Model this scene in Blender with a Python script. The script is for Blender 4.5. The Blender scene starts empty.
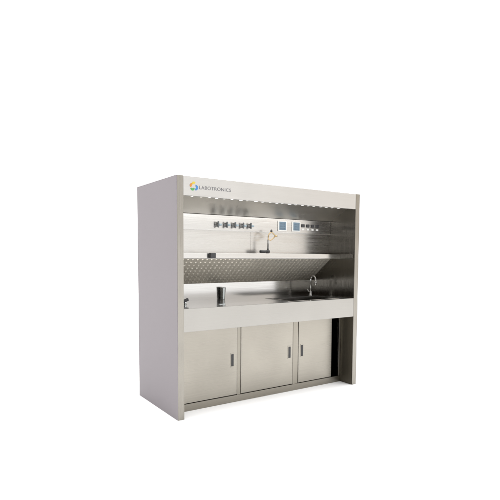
import bpy, bmesh, math, random
from mathutils import Vector, Matrix
random.seed(7)
PI = math.pi
scene = bpy.context.scene
col = scene.collection

# ------------------------------------------------------------------ sizes (metres)
W, D, H = 2.287, 0.952, 2.20
PX = 0.064                 # thickness of the side panels
XL, XR = PX, W - PX        # inner faces
YU = 0.430                 # the light those lamps throw down on the worktop
ld = bpy.data.lights.new('hood_light', 'AREA'); ld.shape = 'RECTANGLE'; ld.size = 1.85; ld.size_y = 0.05
ld.energy = 5; ld.color = (1.0, 0.98, 0.95)
lo = bpy.data.objects.new('hood_light', ld); col.objects.link(lo); lo.location = (1.10, 0.086, 2.030)
lo.rotation_euler = (math.radians(8), 0, 0)

# upper back panel
YB = 0.755                 # splash back
ZT = 1.010                 # worktop
YD = 0.190                 # door plane

# ------------------------------------------------------------------ materials
def new_mat(name):
    m = bpy.data.materials.new(name)
    m.use_nodes = True
    nt = m.node_tree
    return m, nt, nt.nodes['Principled BSDF']

def steel(name, c, rough, warm=0.0, grain='X', wave=0.0004, tint=None, metallic=1.0, var=0.05, micro=0.000008):
    """brushed sheet steel: stretched grain in roughness, colour and bump, plus the slow waviness of thin sheet"""
    m, nt, b = new_mat(name)
    N, L = nt.nodes, nt.links
    geo = N.new('ShaderNodeNewGeometry')
    mp = N.new('ShaderNodeMapping')
    mp.inputs['Scale'].default_value = {'X': (2.2, 90, 260), 'Z': (260, 90, 2.2), 'Y': (90, 2.2, 260)}[grain]
    L.new(geo.outputs['Position'], mp.inputs['Vector'])
    n1 = N.new('ShaderNodeTexNoise'); n1.inputs['Scale'].default_value = 1.0
    n1.inputs['Detail'].default_value = 4
    L.new(mp.outputs['Vector'], n1.inputs['Vector'])
    n2 = N.new('ShaderNodeTexNoise'); n2.inputs['Scale'].default_value = 2.3
    n2.inputs['Detail'].default_value = 1.5
    L.new(geo.outputs['Position'], n2.inputs['Vector'])
    r = N.new('ShaderNodeMapRange')
    r.inputs['From Min'].default_value = 0.3; r.inputs['From Max'].default_value = 0.7
    r.inputs['To Min'].default_value = max(rough - 0.05, 0.02); r.inputs['To Max'].default_value = rough + 0.07
    L.new(n1.outputs['Fac'], r.inputs['Value']); L.new(r.outputs['Result'], b.inputs['Roughness'])
    t = tint or (1.0, 1.0 - 0.35 * warm, 1.0 - warm)
    mx = N.new('ShaderNodeMix'); mx.data_type = 'RGBA'
    k = var
    mx.inputs['A'].default_value = (c * t[0] * (1 - k), c * t[1] * (1 - k), c * t[2] * (1 - k), 1)
    mx.inputs['B'].default_value = (min(c * t[0] * (1 + k), 1), min(c * t[1] * (1 + k), 1), min(c * t[2] * (1 + k), 1), 1)
    ad = N.new('ShaderNodeMath'); ad.operation = 'MULTIPLY_ADD'
    ad.inputs[1].default_value = 0.5
    L.new(n2.outputs['Fac'], ad.inputs[0])
    hf = N.new('ShaderNodeMath'); hf.operation = 'MULTIPLY'; hf.inputs[1].default_value = 0.5
    L.new(n1.outputs['Fac'], hf.inputs[0]); L.new(hf.outputs[0], ad.inputs[2])
    mr = N.new('ShaderNodeMapRange'); mr.inputs['From Min'].default_value = 0.3; mr.inputs['From Max'].default_value = 0.7
    L.new(ad.outputs[0], mr.inputs['Value'])
    L.new(mr.outputs['Result'], mx.inputs['Factor']); L.new(mx.outputs['Result'], b.inputs['Base Color'])
    b.inputs['Metallic'].default_value = metallic
    bp = N.new('ShaderNodeBump'); bp.inputs['Strength'].default_value = 1.0; bp.inputs['Distance'].default_value = micro
    L.new(n1.outputs['Fac'], bp.inputs['Height'])
    b2 = N.new('ShaderNodeBump'); b2.inputs['Strength'].default_value = 1.0; b2.inputs['Distance'].default_value = wave
    L.new(n2.outputs['Fac'], b2.inputs['Height']); L.new(bp.outputs['Normal'], b2.inputs['Normal'])
    L.new(b2.outputs['Normal'], b.inputs['Normal'])
    return m

def paint(name, rgb, rough=0.5, metallic=0.0, spec=0.5, k=0.03, scale=3.0):
    m, nt, b = new_mat(name)
    N, L = nt.nodes, nt.links
    geo = N.new('ShaderNodeNewGeometry')
    n = N.new('ShaderNodeTexNoise'); n.inputs['Scale'].default_value = scale; n.inputs['Detail'].default_value = 5
    L.new(geo.outputs['Position'], n.inputs['Vector'])
    mx = N.new('ShaderNodeMix'); mx.data_type = 'RGBA'
    mx.inputs['A'].default_value = tuple(v * (1 - k) for v in rgb) + (1,)
    mx.inputs['B'].default_value = tuple(min(v * (1 + k), 1) for v in rgb) + (1,)
    L.new(n.outputs['Fac'], mx.inputs['Factor']); L.new(mx.outputs['Result'], b.inputs['Base Color'])
    b.inputs['Roughness'].default_value = rough; b.inputs['Metallic'].default_value = metallic
    b.inputs['Specular IOR Level'].default_value = spec
    return m

M = {
    'fascia': steel('pale_satin_steel', 0.485, 0.36, 0.05, var=0.06, wave=0.0008),
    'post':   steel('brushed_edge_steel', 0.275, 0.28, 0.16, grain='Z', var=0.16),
    'apron':  steel('satin_apron_steel', 0.330, 0.32, 0.09, var=0.07, wave=0.0008),
    'door':   steel('warm_brushed_door_steel', 0.300, 0.31, 0.18, var=0.13, wave=0.0016),
    'frame':  steel('warm_frame_steel', 0.27, 0.34, 0.20, var=0.08),
    'inner':  steel('mirror_brushed_steel', 0.50, 0.18, 0.05, var=0.04),
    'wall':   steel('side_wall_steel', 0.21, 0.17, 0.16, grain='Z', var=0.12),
    'top':    steel('worktop_steel', 0.64, 0.11, 0.04, metallic=0.85, wave=0.0002),
    'splash': steel('splash_steel', 0.44, 0.16, 0.04, var=0.04, wave=0.0002),
    'back':   steel('satin_back_steel', 0.48, 0.24, 0.06, var=0.02, micro=0.000003),
    'band':   steel('control_band_steel', 0.50, 0.24, 0.04, var=0.02, micro=0.000003),
    'hood':   steel('hood_liner_steel', 0.44, 0.33, 0.10, var=0.04),
    'grille': steel('grille_steel', 0.53, 0.30, 0.17, var=0.06, metallic=0.6),
    'chrome': steel('chrome', 0.80, 0.08, 0.0, wave=0.0, var=0.01),
    'gun':    steel('dark_steel', 0.72, 0.22, 0.0, wave=0.0, var=0.04, tint=(0.92, 0.98, 1.0)),
    'iron':   steel('dull_dark_steel', 0.13, 0.35, 0.0, wave=0.0, var=0.04),
    'grip':   paint('grey_grip_plastic', (0.045, 0.05, 0.055), 0.4),
    'brown_refl': steel('brown_reflection_steel', 0.105, 0.40, 0.34, grain='Z', var=0.15, metallic=0.6),  # brown of the side wall's reflection, held in the base colour
    'brass':  steel('brass', 0.42, 0.28, 0.0, wave=0.0, tint=(1.0, 0.74, 0.40)),
    'clad':   paint('mauve_grey_powder_coat', (0.215, 0.194, 0.206), 0.60, k=0.02),
    'black':  paint('black_plastic', (0.018, 0.018, 0.020), 0.38),
    'hole':   paint('dark_slot', (0.09, 0.08, 0.07), 0.7),
    'screen': paint('blue_grey_screen', (0.075, 0.115, 0.150), 0.22),
    'digit':  paint('dark_digit', (0.05, 0.08, 0.11), 0.4),
    'white':  paint('white_plastic', (0.40, 0.40, 0.39), 0.4),
    'blue':   paint('pale_blue_plastic', (0.17, 0.22, 0.25), 0.4),
    'ink':    paint('grey_ink', (0.10, 0.10, 0.11), 0.6),
    'l_or':   paint('logo_orange', (0.50, 0.20, 0.03), 0.5),
    'l_ye':   paint('logo_yellow', (0.52, 0.40, 0.04), 0.5),
    'l_gr':   paint('logo_green', (0.06, 0.27, 0.07), 0.5),
    'l_bl':   paint('logo_blue', (0.04, 0.17, 0.42), 0.5),
    'floor':  paint('white_studio_floor', (0.90, 0.90, 0.90), 0.8, spec=0.2, k=0.005),
}
def lamp_mat():
    m, nt, b = new_mat('led_diffuser')
    b.inputs['Base Color'].default_value = (0.9, 0.9, 0.9, 1)
    b.inputs['Emission Color'].default_value = (1.0, 0.97, 0.92, 1)
    b.inputs['Emission Strength'].default_value = 0.7
    return m
M['led'] = lamp_mat()

# ------------------------------------------------------------------ mesh helpers (all take scene coordinates)
def box(bm, x0, x1, y0, y1, z0, z1, bev=0.0, rot=None):
    t = bmesh.new()
    bmesh.ops.create_cube(t, size=1.0)
    c = Vector(((x0 + x1) / 2, (y0 + y1) / 2, (z0 + z1) / 2))
    for v in t.verts:
        v.co = Vector((v.co.x * (x1 - x0), v.co.y * (y1 - y0), v.co.z * (z1 - z0)))
    if bev > 0:
        bmesh.ops.bevel(t, geom=t.edges[:], offset=bev, segments=2, affect='EDGES', profile=0.5)
    for v in t.verts:
        v.co = (rot @ v.co if rot else v.co) + c
    merge(bm, t)

def merge(bm, t):
    mp = {}
    for v in t.verts: mp[v] = bm.verts.new(v.co)
    for f in t.faces:
        nf = bm.faces.new([mp[v] for v in f.verts]); nf.smooth = f.smooth
    t.free()

def lathe(bm, prof, origin, axis='Z', seg=32):
    """prof: list of (radius, height along axis)"""
    o = Vector(origin)
    R = {'Z': Matrix.Identity(3), 'Y': Matrix.Rotation(PI / 2, 3, 'X'), 'X': Matrix.Rotation(PI / 2, 3, 'Y')}[axis]
    rings = []
    for r, h in prof:
        if r < 1e-6:
            rings.append([bm.verts.new(o + R @ Vector((0, 0, h)))])
        else:
            rings.append([bm.verts.new(o + R @ Vector((r * math.cos(2 * PI * i / seg), r * math.sin(2 * PI * i / seg), h))) for i in range(seg)])
    for a, b in zip(rings, rings[1:]):
        for i in range(seg):
            j = (i + 1) % seg
            if len(a) == 1 and len(b) == 1: continue
            if len(a) == 1: f = bm.faces.new((a[0], b[i], b[j]))
            elif len(b) == 1: f = bm.faces.new((a[i], b[0], a[j]))
            else: f = bm.faces.new((a[i], b[i], b[j], a[j]))
            f.smooth = True

def tube(bm, pts, rad, seg=14, closed=False):
    pts = [Vector(p) for p in pts]
    n = len(pts); rings = []; up = None
    for i, p in enumerate(pts):
        if closed: d = pts[(i + 1) % n] - pts[i - 1]
        else: d = pts[min(i + 1, n - 1)] - pts[max(i - 1, 0)]
        d.normalize()
        if up is None:
            up = Vector((0, 1, 0)) if abs(d.y) < 0.9 else Vector((1, 0, 0))
        s = d.cross(up).normalized(); up = s.cross(d).normalized()
        r = rad[i] if isinstance(rad, (list, tuple)) else rad
        rings.append([bm.verts.new(p + (s * math.cos(2 * PI * k / seg) + up * math.sin(2 * PI * k / seg)) * r) for k in range(seg)])
    pairs = list(zip(rings, rings[1:])) + ([(rings[-1], rings[0])] if closed else [])
    for a, b in pairs:
        for k in range(seg):
            f = bm.faces.new((a[k], a[(k + 1) % seg], b[(k + 1) % seg], b[k])); f.smooth = True
    if not closed:
        bm.faces.new(rings[0]); bm.faces.new(rings[-1][::-1])

def link(name, bm, mat, parent=None, **props):
    """one mesh object whose origin sits at the centre of its own shape"""
    bmesh.ops.recalc_face_normals(bm, faces=bm.faces[:])
    xs = [v.co for v in bm.verts]
    lo = Vector((min(v.x for v in xs), min(v.y for v in xs), min(v.z for v in xs)))
    hi = Vector((max(v.x for v in xs), max(v.y for v in xs), max(v.z for v in xs)))
    c = (lo + hi) / 2
    if parent is None: c.z = lo.z
    bmesh.ops.translate(bm, verts=bm.verts[:], vec=-c)
    me = bpy.data.meshes.new(name); bm.to_mesh(me); bm.free()
    me.materials.append(mat)
    o = bpy.data.objects.new(name, me); col.objects.link(o)
    pw = Vector((0, 0, 0)); q = parent
    while q is not None: pw += q.location; q = q.parent
    o.location = c - pw
    if parent: o.parent = parent
    for k, v in props.items(): o[k] = v
    return o

def part(name, mat, parent, *boxes, bev=0.0015, **props):
    bm = bmesh.new()
    for b in boxes: box(bm, *b, bev=bev)
    return link(name, bm, M[mat], parent, **props)

# ------------------------------------------------------------------ floor
bm = bmesh.new()
bmesh.ops.create_circle(bm, cap_ends=True, segments=96, radius=60)
fl = link('floor', bm, M['floor'], None, kind='structure')

# ------------------------------------------------------------------ workstation
ws = bpy.data.objects.new('pathology_workstation', None)
ws.empty_display_size = 0.3; col.objects.link(ws)
ws.location = (W / 2, D / 2, 0.0)
ws['label'] = 'tall stainless steel pathology workstation with hood, shelf, sink worktop and cupboard doors below'
ws['category'] = 'laboratory workstation'

# side panels: steel box with a painted outer sheet
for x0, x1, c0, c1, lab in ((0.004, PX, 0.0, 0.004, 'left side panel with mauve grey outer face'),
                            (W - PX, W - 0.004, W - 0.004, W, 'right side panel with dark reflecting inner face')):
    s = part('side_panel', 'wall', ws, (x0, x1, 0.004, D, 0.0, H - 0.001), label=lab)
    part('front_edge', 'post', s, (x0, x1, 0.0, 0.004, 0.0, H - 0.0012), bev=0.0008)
    part('cladding', 'clad', s, (c0, c1, 0.0008, D, 0.0, H), bev=0.0008)
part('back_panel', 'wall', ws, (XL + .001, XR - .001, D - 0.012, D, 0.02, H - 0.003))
part('roof_panel', 'fascia', ws, (XL + .001, XR - .001, 0.016, D - 0.013, H - 0.012, H - 0.004))

# hood fascia with emblem and lettering
fa = part('fascia', 'fascia', ws, (XL + .0005, XR - .0005, 0.001, 0.013, 2.029, H - 0.002),
          (XL + .0005, XR - .0005, 0.013, 0.034, 2.029, 2.037), bev=0.0012)
def strip(bm, pts, w, y0, y1):
    """flat ribbon through (x, z) points, given width and thickness, on the fascia"""
    P = [Vector((a, 0, b)) for a, b in pts]
    L_, R_ = [], []
    for i, p in enumerate(P):
        d = (P[min(i + 1, len(P) - 1)] - P[max(i - 1, 0)]).normalized()
        n = Vector((-d.z, 0, d.x)); ww = w[i] if isinstance(w, (list, tuple)) else w
        L_.append(p + n * ww / 2); R_.append(p - n * ww / 2)
    ring = L_ + R_[::-1]
    f = [bm.verts.new((v.x, y0, v.z)) for v in ring]; g = [bm.verts.new((v.x, y1, v.z)) for v in ring]
    n = len(P)
    for i in range(n - 1):
        a, b, c, d = i, i + 1, 2 * n - 2 - i, 2 * n - 1 - i
        bm.faces.new((f[a], f[b], f[c], f[d])); bm.faces.new((g[d], g[c], g[b], g[a]))
    for i in range(2 * n):
        j = (i + 1) % (2 * n)
        bm.faces.new((f[i], g[i], g[j], f[j]))
def arc(cx, cz, r, a0, a1, n=10):
    return [(cx + r * math.cos(math.radians(a0 + (a1 - a0) * i / n)), cz + r * math.sin(math.radians(a0 + (a1 - a0) * i / n))) for i in range(n + 1)]
cx, cz = 0.168, 2.112
for nm, mt, cc, a0, a1, r in (('emblem_piece', 'l_ye', (cx + .002, cz + .020), 35, 190, .013),
                              ('emblem_piece', 'l_or', (cx - .013, cz + .004), 100, 215, .017),
                              ('emblem_piece', 'l_gr', (cx - .012, cz - .013), 190, 350, .015),
                              ('emblem_piece', 'l_bl', (cx + .015, cz - .009), -95, 80, .018)):
    bm = bmesh.new(); strip(bm, arc(cc[0], cc[1], r, a0, a1), [.013 + .008 * math.sin(PI * i / 10) for i in range(11)], -0.0012, 0.0012)
    link(nm, bm, M[mt], fa)
# lettering
cu = bpy.data.curves.new('lettering', 'FONT'); cu.body = 'LABOTRONICS'; cu.size = 0.044; cu.extrude = 0.0008
cu.space_character = 1.08
to = bpy.data.objects.new('tmp_text', cu); col.objects.link(to)
dg = bpy.context.evaluated_depsgraph_get()
me = bpy.data.meshes.new_from_object(to.evaluated_get(dg)); bpy.data.objects.remove(to)
xs = [v.co.x for v in me.vertices]; x0, x1 = min(xs), max(xs)
bm = bmesh.new(); bm.from_mesh(me); bpy.data.meshes.remove(me)
sx = 0.335 / (x1 - x0)
for v in bm.verts:
    x, y, z = v.co
    v.co = (0.222 + (x - x0) * sx, 0.0006 - z, 2.092 + y)
link('lettering', bm, M['ink'], fa)

# hood ceiling and the strip lights under it
part('ceiling_panel', 'inner', ws, (XL + .001, XR - .001, 0.036, 0.118, 2.056, 2.062))
bm = bmesh.new()
lv_ = [(0.116, 2.055), (YU - .032, 1.9125), (YU - .032, 1.9175), (0.120, 2.0585)]
va = [bm.verts.new((XL + .001, a, b)) for a, b in lv_]; vb = [bm.verts.new((XR - .001, a, b)) for a, b in lv_]
bm.faces.new(va); bm.faces.new(vb[::-1])
for i in range(4): bm.faces.new((va[i], va[(i + 1) % 4], vb[(i + 1) % 4], vb[i]))
link('hood_liner', bm, M['hood'], ws)
sl = part('light_strip', 'inner', ws, (0.14, XR - 0.10, 0.056, 0.115, 2.036, 2.0555))
for i in range(22):
    x = 0.19 + i * 0.087 + random.uniform(-.012, .012)
    part('lamp', 'led', sl, (x, x + random.uniform(.014, .032), 0.072, 0.100, 2.033, 2.0355), bev=0.0008)

# the light those lamps throw down on the worktop
ld = bpy.data.lights.new('hood_light', 'AREA'); ld.shape = 'RECTANGLE'; ld.size = 1.85; ld.size_y = 0.05
ld.energy = 5; ld.color = (1.0, 0.98, 0.95)
lo = bpy.data.objects.new('hood_light', ld); col.objects.link(lo); lo.location = (1.10, 0.086, 2.030)
lo.rotation_euler = (math.radians(8), 0, 0)

# upper back panel
up = part('upper_back_panel', 'back', ws, (XL + .001, XR - .001, YU, YU + 0.008, 1.470, 1.905),
          bev=0.0008)
for x in (1.075,):
    part('panel_seam', 'hole', up, (x, x + 0.0014, YU - 0.0008, YU + .001, 1.521, 1.752), bev=0)

# control panel (a proud band) with valves, screens and sockets
cp = part('control_panel', 'band', ws, (XL + .001, XR - .0015, YU - 0.030, YU - .0005, 1.754, 1.909), bev=0.003)
yf = YU - 0.030
for i, x in enumerate((0.632, 0.736, 0.836, 0.936, 1.032)):
    bm = bmesh.new(); lathe(bm, [(0, 0.0), (.024, 0.0), (.024, .004), (.020, .008), (.012, .010), (.012, .032), (.0, .032)], (x, yf, 1.812), 'Y', 28)
    v = link('valve', bm, M['iron'], cp)
    bm = bmesh.new(); box(bm, x - .0075, x + .0075, yf - .046, yf - .030, 1.780, 1.844, bev=.004)
    link('handle', bm, M['grip'], v)
    bm = bmesh.new(); lathe(bm, [(0, 0), (.011, 0), (.011, .038), (.007, .044), (0, .044)], (x + .006, yf - .020, 1.812), 'X', 20)
    link('nozzle', bm, M['blue'], v)
for x in (1.430, 1.630):
    s = part('display', 'white', cp, (x - .012, x + .110, yf - .009, yf + .0005, 1.772, 1.888), bev=.003)
    part('screen', 'screen', s, (x + .003, x + .096, yf - .0105, yf - .008, 1.785, 1.877), bev=.0005)
    bm = bmesh.new()
    for r in range(3):
        z = 1.862 - r * .027
        for k in range(4):
            box(bm, x + .016 + k * .019, x + .029 + k * .019, yf - .0115, yf - .0102, z - .015, z, bev=0)
    link('screen_readout', bm, M['digit'], s)
for i in range(4):
    x = 1.782 + i * .072
    s = part('socket', 'black', cp, (x - .020, x + .020, yf - .012, yf + .0005, 1.826, 1.862), bev=.003)
    part('socket_label', 'white', cp, (x - .014, x + .020, yf - .003, yf + .0005, 1.792, 1.812), bev=.0005)

# shelf with its black socket box
sh = part('shelf', 'inner', ws, (XL + .001, XR - .001, 0.215, YU - .001, 1.500, 1.520),
          (XL + .001, XR - .001, 0.213, 0.225, 1.467, 1.519), bev=0.002)
part('socket_box', 'black', sh, (0.437, 0.497, 0.175, 0.2125, 1.472, 1.522), bev=.004)
part('shelf_rail', 'wall', ws, (XR - .022, XR - .0005, 0.020, 0.212, 1.472, 1.516))

# shelf tap: black body lying on the shelf, dark pipe, brass diamond grip
tp = bmesh.new(); lathe(tp, [(0, 0), (.010, 0), (.016, .004), (.016, .070), (.012, .078), (.012, .086), (.019, .090), (.019, .118), (.0, .118)], (1.106, 0.300, 1.541), 'X', 24)
tap = link('shelf_tap', tp, M['black'], ws)
bm = bmesh.new(); tube(bm, [(1.212, .300, 1.545), (1.212, .300, 1.600), (1.212, .300, 1.668)], [.010, .008, .007]); link('pipe', bm, M['iron'], tap)
bm = bmesh.new()
tube(bm, [(1.215, .300, 1.668), (1.216, .300, 1.710), (1.224, .300, 1.728), (1.252, .300, 1.752), (1.262, .300, 1.752), (1.306, .300, 1.716), (1.308, .300, 1.706), (1.262, .300, 1.672), (1.250, .300, 1.664)], 0.0058, closed=True)
link('grip', bm, M['brass'], tap)
bm = bmesh.new(); lathe(bm, [(0, 0), (.012, 0), (.012, .012), (.006, .024), (0, .024)], (1.256, .300, 1.754), 'Z', 18); link('knob', bm, M['black'], tap)
bm = bmesh.new(); lathe(bm, [(0, 0), (.011, 0), (.009, .026), (0, .030)], (1.306, .300, 1.711), 'X', 18); link('nozzle', bm, M['brass'], tap)

# slanted suction grille: sheet from the shelf's back edge down and back to the splash back
g0 = Vector((0, 0.392, 1.464)); g1 = Vector((0, YB - .002, 1.190))
ex = Vector((1, 0, 0)); ed = (g1 - g0).normalized(); en = ex.cross(ed).normalized()
if en.y > 0: en = -en
LG = (g1 - g0).length
def gp(x, t, h): return Vector((x, 0, 0)) + g0 + ed * t + en * h
# one pressed sheet: a grid of cells, each with a ridge lying along the slope
bm = bmesh.new()
nx, ny = 40, 9
X0, X1 = XL + .001, XR - .001
cxs = (X1 - X0) / nx; cts = LG / ny
G = [[bm.verts.new(gp(X0 + i * cxs, j * cts, 0)) for i in range(nx + 1)] for j in range(ny + 1)]
for j in range(ny):
    for i in range(nx):
        q = (G[j][i], G[j][i + 1], G[j + 1][i + 1], G[j + 1][i])
        x = X0 + (i + .5) * cxs; t = (j + .5) * cts
        w, l = .0135, .019
        k = random.uniform(.85, 1.15)
        b = [bm.verts.new(gp(x + a, t + c, 0)) for a, c in ((-w, -l), (w, -l), (w, l), (-w, l))]
        r = [bm.verts.new(gp(x, t + c, 0.0052 * k)) for c in (-l * .15, l * .45)]
        for m in range(4): bm.faces.new((q[m], q[(m + 1) % 4], b[(m + 1) % 4], b[m]))
        for f in ((b[0], r[0], r[1], b[3]), (b[1], b[2], r[1], r[0]), (b[0], b[1], r[0]), (b[2], b[3], r[1])): bm.faces.new(f)
gr = link('suction_grille', bm, M['grille'], ws)

# splash back, worktop with sink cut-out, apron
part('splash_back', 'splash', ws, (XL + .001, XR - .001, YB, YB + 0.008, ZT - .004, 1.192), bev=.0008)
SX0, SX1, SY0, SY1 = 1.36, 2.12, 0.13, 0.52
DX, DY = 0.607, 0.255
wt = part('worktop', 'top', ws,
          (XL + .001, SX0, 0.012, YB - .001, ZT - .012, ZT),
          (SX1, XR - .001, 0.012, YB - .001, ZT - .012, ZT),
          (SX0, SX1, 0.012, SY0, ZT - .012, ZT),
          (SX0, SX1, SY1, YB - .001, ZT - .012, ZT), bev=0)
snk = part('sink', 'inner', wt,
     (SX0 + .001, SX0 + .005, SY0 + .001, SY1 - .001, ZT - .190, ZT - .0125), (SX1 - .005, SX1 - .001, SY0 + .001, SY1 - .001, ZT - .190, ZT - .0125),
     (SX0 + .0055, SX1 - .0055, SY0 + .001, SY0 + .005, ZT - .190, ZT - .0125), (SX0 + .0055, SX1 - .0055, SY1 - .005, SY1 - .001, ZT - .190, ZT - .0125),
     (SX0 + .001, SX1 - .001, SY0 + .001, SY1 - .001, ZT - .196, ZT - .1905), bev=0)
bm = bmesh.new()
for a in ((SX0 - .012, SX1 + .012, SY0 - .012, SY0, ZT, ZT + .0015), (SX0 - .012, SX1 + .012, SY1, SY1 + .012, ZT, ZT + .0015),
          (SX0 - .012, SX0, SY0, SY1, ZT, ZT + .0015), (SX1, SX1 + .012, SY0, SY1, ZT, ZT + .0015)):
    box(bm, a[0], a[1], a[2], a[3], a[4] + .0003, a[5], bev=0)
link('rim', bm, M['top'], snk)
bm = bmesh.new(); lathe(bm, [(0, 0), (.040, 0), (.040, .003), (.030, .004), (0, .002)], (1.8, .33, ZT - .190), 'Z'); link('drain', bm, M['chrome'], snk)
part('worktop_plate', 'gun', wt, (DX - .035, DX + .035, DY - .018, DY + .018, ZT + .0005, ZT + .003), bev=.001)  # small flat steel plate on the worktop
part('apron', 'apron', ws, (XL + .0006, XR - .0006, 0.001, 0.011, 0.802, ZT + .004),
     (XL + .0006, XR - .0006, 0.011, 0.040, 0.802, 0.812), bev=.002)
part('worktop_underside', 'frame', ws, (XL + .001, XR - .001, 0.045, YD - .02, 0.93, 0.94), bev=0)

# faucet behind the sink
FX, FY = 2.055, 0.560
bm = bmesh.new(); lathe(bm, [(0, 0), (.024, 0), (.024, .006), (.017, .014), (.015, .055), (.010, .062), (0, .062)], (FX, FY, ZT + .0005), 'Z')
fc = link('faucet', bm, M['chrome'], ws)
pts = [(FX, FY, ZT + .06), (FX, FY, ZT + .20)]
for i in range(1, 11):
    a = PI * i / 10
    pts.append((FX + .000, FY - .045 + .045 * math.cos(a), ZT + .20 + .045 * math.sin(a)))
pts.append((FX, FY - .09, ZT + .165))
bm = bmesh.new(); tube(bm, pts, [.0085] * (len(pts) - 1) + [.0085]); link('spout', bm, M['chrome'], fc)
bm = bmesh.new(); lathe(bm, [(0, 0), (.013, 0), (.014, .05), (.010, .060), (0, .060)], (FX, FY - .09, ZT + .135), 'Z'); link('spray_head', bm, M['chrome'], fc)
bm = bmesh.new(); tube(bm, [(FX - .012, FY, ZT + .035), (FX - .045, FY - .01, ZT + .060), (FX - .062, FY - .012, ZT + .082)], [.007, .006, .008]); link('lever', bm, M['chrome'], fc)

# black lever tap at the left end of the worktop
LX, LY = 0.276, 0.400
bm = bmesh.new(); lathe(bm, [(0, 0), (.014, 0), (.012, .022), (0, .026)], (LX, LY, ZT + .0005), 'Z'); lv = link('valve', bm, M['gun'], ws)
bm = bmesh.new(); box(bm, LX - .034, LX + .034, LY - .014, LY + .014, ZT + .024, ZT + .052, bev=.006, rot=Matrix.Rotation(math.radians(-22), 3, 'Y')); link('handle', bm, M['black'], lv)

# base cabinet: carcass, frame, doors, plinth
part('plinth', 'frame', ws, (XL + .001, XR - .001, YD + .002, YD + .014, 0.0, 0.070))
part('cabinet_floor', 'wall', ws, (XL + .001, XR - .001, YD + .015, D - .013, 0.060, 0.070), bev=0)
part('stile', 'frame', ws, (0.757, 0.798, YD + .004, YD + .030, 0.0705, 0.992))
part('stile', 'frame', ws, (1.489, 1.560, YD + .004, YD + .030, 0.0705, 0.992))
part('stile', 'frame', ws, (XR - .032, XR - .001, YD + .004, YD + .030, 0.0705, 0.992))  # added strip, put in for its brown reflection in the side wall
part('partition', 'wall', ws, (0.770, 0.786, YD + .031, D - .013, 0.0705, 0.992), bev=0)
part('partition', 'wall', ws, (1.516, 1.534, YD + .031, D - .013, 0.0705, 0.992), bev=0)
for x0, x1, hx in ((XL + .004, 0.752, 0.694), (0.803, 1.484, 1.433), (1.565, 2.068, 1.612)):
    d = part('door', 'door', ws, (x0, x1, YD, YD + .020, 0.078, 0.925), bev=.003)
    h = part('handle', 'door', d, (hx - .021, hx + .023, YD - .003, YD + .0005, 0.366, 0.511), bev=.001)
    part('finger_recess', 'black', h, (hx - .014, hx + .016, YD - .006, YD - .002, 0.376, 0.501), bev=.002)

# added plate: brown reflection on the right wall, put into its colour
part('reflection_plate', 'brown_refl', ws, (XR - .004, XR - .0012, 0.012, YD + .001, 0.002, 0.800), bev=0)

# ------------------------------------------------------------------ beaker standing on the worktop
bm = bmesh.new()
lathe(bm, [(0, 0), (.023, 0), (.025, .004), (.031, .124), (.034, .130), (.0315, .130), (.029, .124), (.023, .008), (0, .008)], (0.895, 0.715, ZT + .001), 'Z', 40)
bk = link('beaker', bm, M['gun'], None)
bk['label'] = 'small dark steel beaker standing on the worktop against the splash back'; bk['category'] = 'beaker'

# ------------------------------------------------------------------ world: white studio, darker room to the front left
w = bpy.data.worlds.new('World'); scene.world = w; w.use_nodes = True
nt = w.node_tree; N, L = nt.nodes, nt.links
bg = N['Background']
tc = N.new('ShaderNodeTexCoord')
def blob(direction, lo, hi):
    v = Vector(direction).normalized()
    d = N.new('ShaderNodeVectorMath'); d.operation = 'DOT_PRODUCT'; d.inputs[1].default_value = v
    nm = N.new('ShaderNodeVectorMath'); nm.operation = 'NORMALIZE'
    L.new(tc.outputs['Generated'], nm.inputs[0]); L.new(nm.outputs[0], d.inputs[0])
    m = N.new('ShaderNodeMapRange'); m.interpolation_type = 'SMOOTHSTEP'
    m.inputs['From Min'].default_value = lo; m.inputs['From Max'].default_value = hi
    L.new(d.outputs['Value'], m.inputs['Value'])
    return m.outputs['Result']
def mix(fac, a, b):
    m = N.new('ShaderNodeMix'); m.data_type = 'RGBA'
    L.new(fac, m.inputs['Factor'])
    if hasattr(a, 'links'): L.new(a, m.inputs['A'])
    else: m.inputs['A'].default_value = a
    m.inputs['B'].default_value = b
    return m.outputs['Result']
zen = mix(blob((0, 0, 1), 0.35, 0.95), (1.6, 1.6, 1.6, 1), (4.0, 4.0, 4.0, 1))
zen = mix(blob((1.0, -0.62, -0.08), 0.76, 1.0), zen, (1.22, 1.10, 0.97, 1))
c = mix(blob((-0.80, -0.60, -0.05), 0.30, 0.72), zen, (0.07, 0.055, 0.045, 1))
L.new(c, bg.inputs['Color']); bg.inputs['Strength'].default_value = 1.0

# ------------------------------------------------------------------ camera (solved from the cabinet's corners)
yaw, pitch, roll, f, ppx, ppy = 5.930e-01, -7.240e-02, 5.3e-03, 474.353, 249.814, 289.816
cd = bpy.data.cameras.new('camera'); cam = bpy.data.objects.new('camera', cd); col.objects.link(cam); scene.camera = cam
fw = Vector((math.sin(yaw) * math.cos(pitch), math.cos(yaw) * math.cos(pitch), math.sin(pitch)))
rt = Vector((math.cos(yaw), -math.sin(yaw), 0)); u = rt.cross(fw)
r2 = rt * math.cos(roll) + u * math.sin(roll); u2 = -rt * math.sin(roll) + u * math.cos(roll)
mt = Matrix((r2, u2, -fw)).transposed().to_4x4(); mt.translation = Vector((-1.81226, -3.84233, 1.49909))
cam.matrix_world = mt
cd.sensor_width = 36; cd.lens = f * 36 / 500
cd.shift_x = (250 - ppx) / 500; cd.shift_y = (ppy - 250) / 500
cd.clip_end = 300
scene.view_settings.view_transform = 'Standard'; scene.view_settings.look = 'None'
scene.view_settings.exposure = 0; scene.view_settings.gamma = 1
scene.render.resolution_x = 1024; scene.render.resolution_y = 1024
